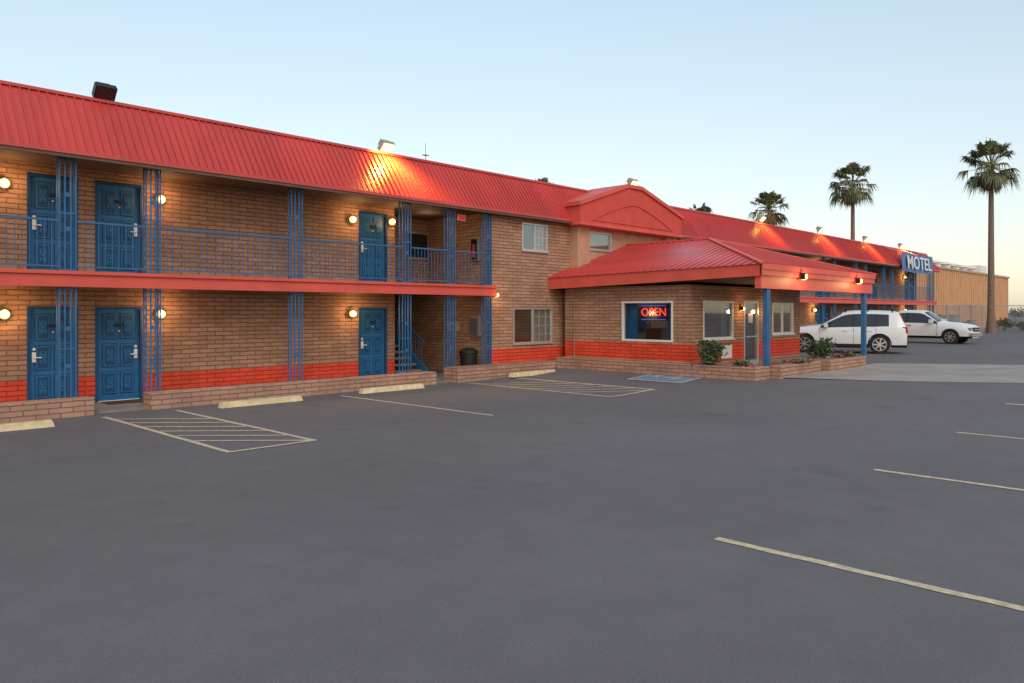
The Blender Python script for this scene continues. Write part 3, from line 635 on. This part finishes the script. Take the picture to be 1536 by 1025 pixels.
# ---------------------------------------------------------------- vehicles
def carbody(name,st,parent,glass_side,pillar,glass_top,z0,wheels,wr_,hw):
    d=MB(); rings=[]
    for (x,zb,zt,wb,wr) in st:
        k=min(1,max(.12,(zt-zb)/.5))
        h=[(wb-.12,z0),(wb-.03,z0+.10),(wb,z0+.30),(wb+.005,(z0+zb)/2+.12),(wb-.012,zb-.07),(wb-.045,zb),(wr+.025,zt-.13*k),(wr-.03,zt-.045*k),(wr-.15,zt-.005),(wr-.34,zt+.018),(0,zt+.03)]
        rings.append([(x,y,z) for y,z in h]+[(x,-y,z) for y,z in h[-2::-1]])
    n=len(rings[0])
    for r_ in rings: d.v+=r_
    for i in range(len(rings)-1):
        for j in range(n):
            k=(j+1)%n; mi=0
            if j in (5,14):
                if i in glass_side: mi=1
                if i in pillar: mi=2
            if 7<=j<=12 and i in glass_top: mi=1
            if j in (n-1,0,n-2): mi=2
            d.f.append((i*n+j,i*n+k,(i+1)*n+k,(i+1)*n+j)); d.m.append(mi)
    d.f.append(tuple(range(n))); d.m.append(0); d.f.append(tuple(range((len(rings)-1)*n,len(rings)*n))[::-1]); d.m.append(0)
    o=d.build(name,[M['carwhite'],M['carglass'],M['black']],fixn=True)
    for wx in wheels:
        c=MB(); c.cyl((wx,-2,wr_+.01),(wx,2,wr_+.01),wr_+.055,wr_+.055,32,0); co=c.build('arch_cut',[M['black']],fixn=True)
        bo=o.modifiers.new('b','BOOLEAN'); bo.object=co; bo.operation='DIFFERENCE'; bo.solver='EXACT'
        dg=bpy.context.evaluated_depsgraph_get(); me=bpy.data.meshes.new_from_object(o.evaluated_get(dg)); o.modifiers.clear(); o.data=me; bpy.data.objects.remove(co)
    for pgn in o.data.polygons: pgn.use_smooth=True
    try: o.data.set_sharp_from_angle(angle=math.radians(32))
    except Exception: pass
    bv=o.modifiers.new('bevel','BEVEL'); bv.width=.012; bv.segments=2; bv.limit_method='ANGLE'; bv.angle_limit=math.radians(35)
    o.parent=parent
    for wx in wheels:
        for s in (-1,1):
            w=MB(); y0=s*(hw-.25); y1=s*(hw-.02)
            w.cyl((wx,y0,wr_),(wx,y1,wr_),wr_,wr_,28,0); w.cyl((wx,y1,wr_),(wx,y1+s*.006,wr_),wr_*.68,wr_*.66,24,2)
            for k in range(7):
                a=2*math.pi*k/7; p=Vector((wx,y1+s*.008,wr_)); q=p+Vector((math.cos(a)*wr_*.63,0,math.sin(a)*wr_*.63)); w.beam(p,q,(0,s,0),.05,.018,1)
            for k in range(24):
                a=2*math.pi*k/24;b_=2*math.pi*(k+1)/24;R=wr_*.65
                w.beam((wx+math.cos(a)*R,y1+s*.004,wr_+math.sin(a)*R),(wx+math.cos(b_)*R,y1+s*.004,wr_+math.sin(b_)*R),(0,s,0),.025,.02,1)
            w.cyl((wx,y1,wr_),(wx,y1+s*.03,wr_),.06,.05,12,1)
            wo=w.build('wheel',[M['rubber'],M['metal'],M['black']],None,bevel=0); wo.parent=parent
    return o
def addp(mb,name,mats,parent,bevel=.008):
    o=mb.build(name,mats,None,bevel=bevel); o.parent=parent; return o
suv=empty('white_suv')
st=[(2.32,.58,.64,.62,.47),(2.28,.72,.80,.77,.58),(2.12,.84,.95,.86,.68),(1.75,.94,1.05,.92,.76),(1.30,1.00,1.11,.945,.79),(.82,1.04,1.155,.95,.80),
    (.42,1.06,1.42,.95,.72),(.02,1.075,1.66,.95,.65),(-.16,1.08,1.715,.95,.64),(-.40,1.085,1.745,.95,.64),(-.48,1.087,1.75,.95,.64),(-1.22,1.10,1.75,.95,.635),(-1.31,1.105,1.745,.95,.63),(-1.74,1.125,1.725,.94,.625),(-1.98,1.14,1.70,.93,.62),(-2.12,1.14,1.65,.92,.63),(-2.33,1.09,1.18,.90,.74),(-2.38,.84,.92,.87,.72),(-2.39,.55,.62,.85,.70)]
carbody('suv_body',st,suv,{6,7,8,10,12},{5,9,11},{5,6,15},.27,(1.45,-1.40),.385,.945)
d=MB()
d.box(-1.0,1.0,-.62,.62,.22,.6,0)
for s in (-1,1):
    d.box(-2.415,-2.2,min(s*.66,s*.885),max(s*.66,s*.885),.84,1.10,1)
    d.box(2.02,2.26,min(s*.52,s*.78),max(s*.52,s*.78),.70,.82,2)
    d.box(.52,.68,min(s*.94,s*1.13),max(s*.94,s*1.13),1.07,1.22,3)
    d.box(-1.9,-.1,min(s*.55,s*.58),max(s*.55,s*.58),1.80,1.825,0)
    for x in (-1.9,-1.0,-.16): d.box(x,x+.06,min(s*.55,s*.58),max(s*.55,s*.58),1.69,1.80,0)
    for x in (-.12,-1.05): d.box(x-.09,x+.09,min(s*.93,s*.977),max(s*.93,s*.977),.92,.95,3)
    for x in (.84,-.44,-1.27): d.box(x-.006,x+.006,min(s*.90,s*.956),max(s*.90,s*.956),.44,1.04,0)
    d.box(-.95,.98,min(s*.90,s*.962),max(s*.90,s*.962),.29,.40,0)
d.box(-2.43,-2.3,-.80,.80,.36,.53,0); d.box(-2.42,-2.36,-.26,.26,.68,.81,4); d.box(2.22,2.35,-.72,.72,.34,.50,0)
for s in (-1,1): d.box(2.26,2.345,min(s*.03,s*.22),max(s*.03,s*.22),.60,.76,0)
addp(d,'suv_trim',[M['black'],M['tail'],M['lens'],M['carwhite'],M['metal']],suv)
suv.location=(32.7,12.0,.24); suv.rotation_euler=(0,0,math.atan2(.93,-.30))
tr=empty('white_pickup_truck')
st=[(2.72,.60,.72,.70,.58),(2.66,.78,.93,.84,.68),(2.45,.90,1.02,.91,.76),(2.0,.98,1.09,.945,.80),(1.5,1.02,1.13,.95,.82),(1.12,1.06,1.18,.95,.82),
    (.85,1.08,1.38,.95,.74),(.42,1.10,1.70,.95,.66),(.2,1.10,1.765,.95,.65),(-.38,1.11,1.79,.95,.65),(-.48,1.11,1.79,.95,.65),(-.90,1.12,1.77,.95,.65),(-1.02,1.12,1.72,.95,.66),(-1.10,1.13,1.17,.95,.90),(-2.70,1.13,1.17,.95,.90),(-2.76,.70,.76,.93,.86)]
carbody('truck_body',st,tr,{6,7,8,10},{5,9},{5,6,12},.32,(1.75,-1.65),.38,.95)
d=MB(); d.box(-1.1,1.2,-.62,.62,.28,.7,0); d.box(-2.62,-1.2,-.74,.74,1.205,1.22,0)
for s in (-1,1):
    d.box(2.5,2.715,min(s*.56,s*.84),max(s*.56,s*.84),.72,.88,2); d.box(-2.78,-2.6,min(s*.8,s*.958),max(s*.8,s*.958),.8,1.08,1)
    d.box(.78,.95,min(s*.95,s*1.18),max(s*.95,s*1.18),1.10,1.30,3)
    for x in (1.12,-.43): d.box(x-.006,x+.006,min(s*.90,s*.957),max(s*.90,s*.957),.45,1.06,0)
    d.box(-1.09,-1.07,min(s*.90,s*.957),max(s*.90,s*.957),.45,1.1,0); d.box(-.35,-.17,min(s*.94,s*.98),max(s*.94,s*.98),.96,.99,0)
d.box(2.66,2.75,-.5,.5,.66,.88,0); d.box(2.66,2.80,-.88,.88,.42,.60,4); d.box(2.74,2.77,-.46,.46,.75,.79,4)
addp(d,'truck_trim',[M['black'],M['tail'],M['lens'],M['carwhite'],M['metal']],tr)
tr.location=(45.8,12.6,.24); tr.rotation_euler=(0,0,math.radians(-93))
# ---------------------------------------------------------------- world, sun, camera
W=bpy.data.worlds.new('World'); S.world=W; W.use_nodes=True; nt=W.node_tree; bg=nt.nodes['Background']
sky=nt.nodes.new('ShaderNodeTexSky'); sky.sky_type='NISHITA'; sky.sun_disc=False; sky.sun_elevation=math.radians(14); sky.sun_rotation=math.radians(215); sky.air_density=1; sky.dust_density=1.0; sky.ozone_density=1.5
sc=nt.nodes.new('ShaderNodeVectorMath'); sc.operation='SCALE'; sc.inputs['Scale'].default_value=.22; nt.links.new(sky.outputs[0],sc.inputs[0])
gm=nt.nodes.new('ShaderNodeGamma'); gm.inputs[1].default_value=.52; nt.links.new(sc.outputs[0],gm.inputs[0])
tc=nt.nodes.new('ShaderNodeTexCoord'); sx=nt.nodes.new('ShaderNodeSeparateXYZ'); nt.links.new(tc.outputs['Generated'],sx.inputs[0])
rp=nt.nodes.new('ShaderNodeValToRGB'); nt.links.new(sx.outputs[2],rp.inputs[0])
rp.color_ramp.elements[0].position=0; rp.color_ramp.elements[0].color=(1,.925,.86,1); rp.color_ramp.elements[1].position=.35; rp.color_ramp.elements[1].color=(.96,.97,.95,1)
mu=nt.nodes.new('ShaderNodeVectorMath'); mu.operation='MULTIPLY'; nt.links.new(gm.outputs[0],mu.inputs[0]); nt.links.new(rp.outputs[0],mu.inputs[1])
nt.links.new(mu.outputs[0],bg.inputs[0]); bg.inputs[1].default_value=1.03
sl=bpy.data.lights.new('sun','SUN'); sl.energy=1.6; sl.angle=math.radians(40); sl.color=(1,.90,.80)
so=bpy.data.objects.new('sun',sl); link(so); so.location=(0,-20,30); so.rotation_euler=Vector((.45,.72,-.70)).to_track_quat('-Z','Y').to_euler()
th=math.radians(43.86)
cd=bpy.data.cameras.new('camera'); cd.sensor_width=36; cd.lens=26.48; cd.shift_y=-.029; cd.clip_end=3000; cd.clip_start=.1
co=bpy.data.objects.new('camera',cd); link(co); co.location=(0,0,1.95); co.rotation_euler=(math.pi/2,0,th-math.pi/2); S.camera=co
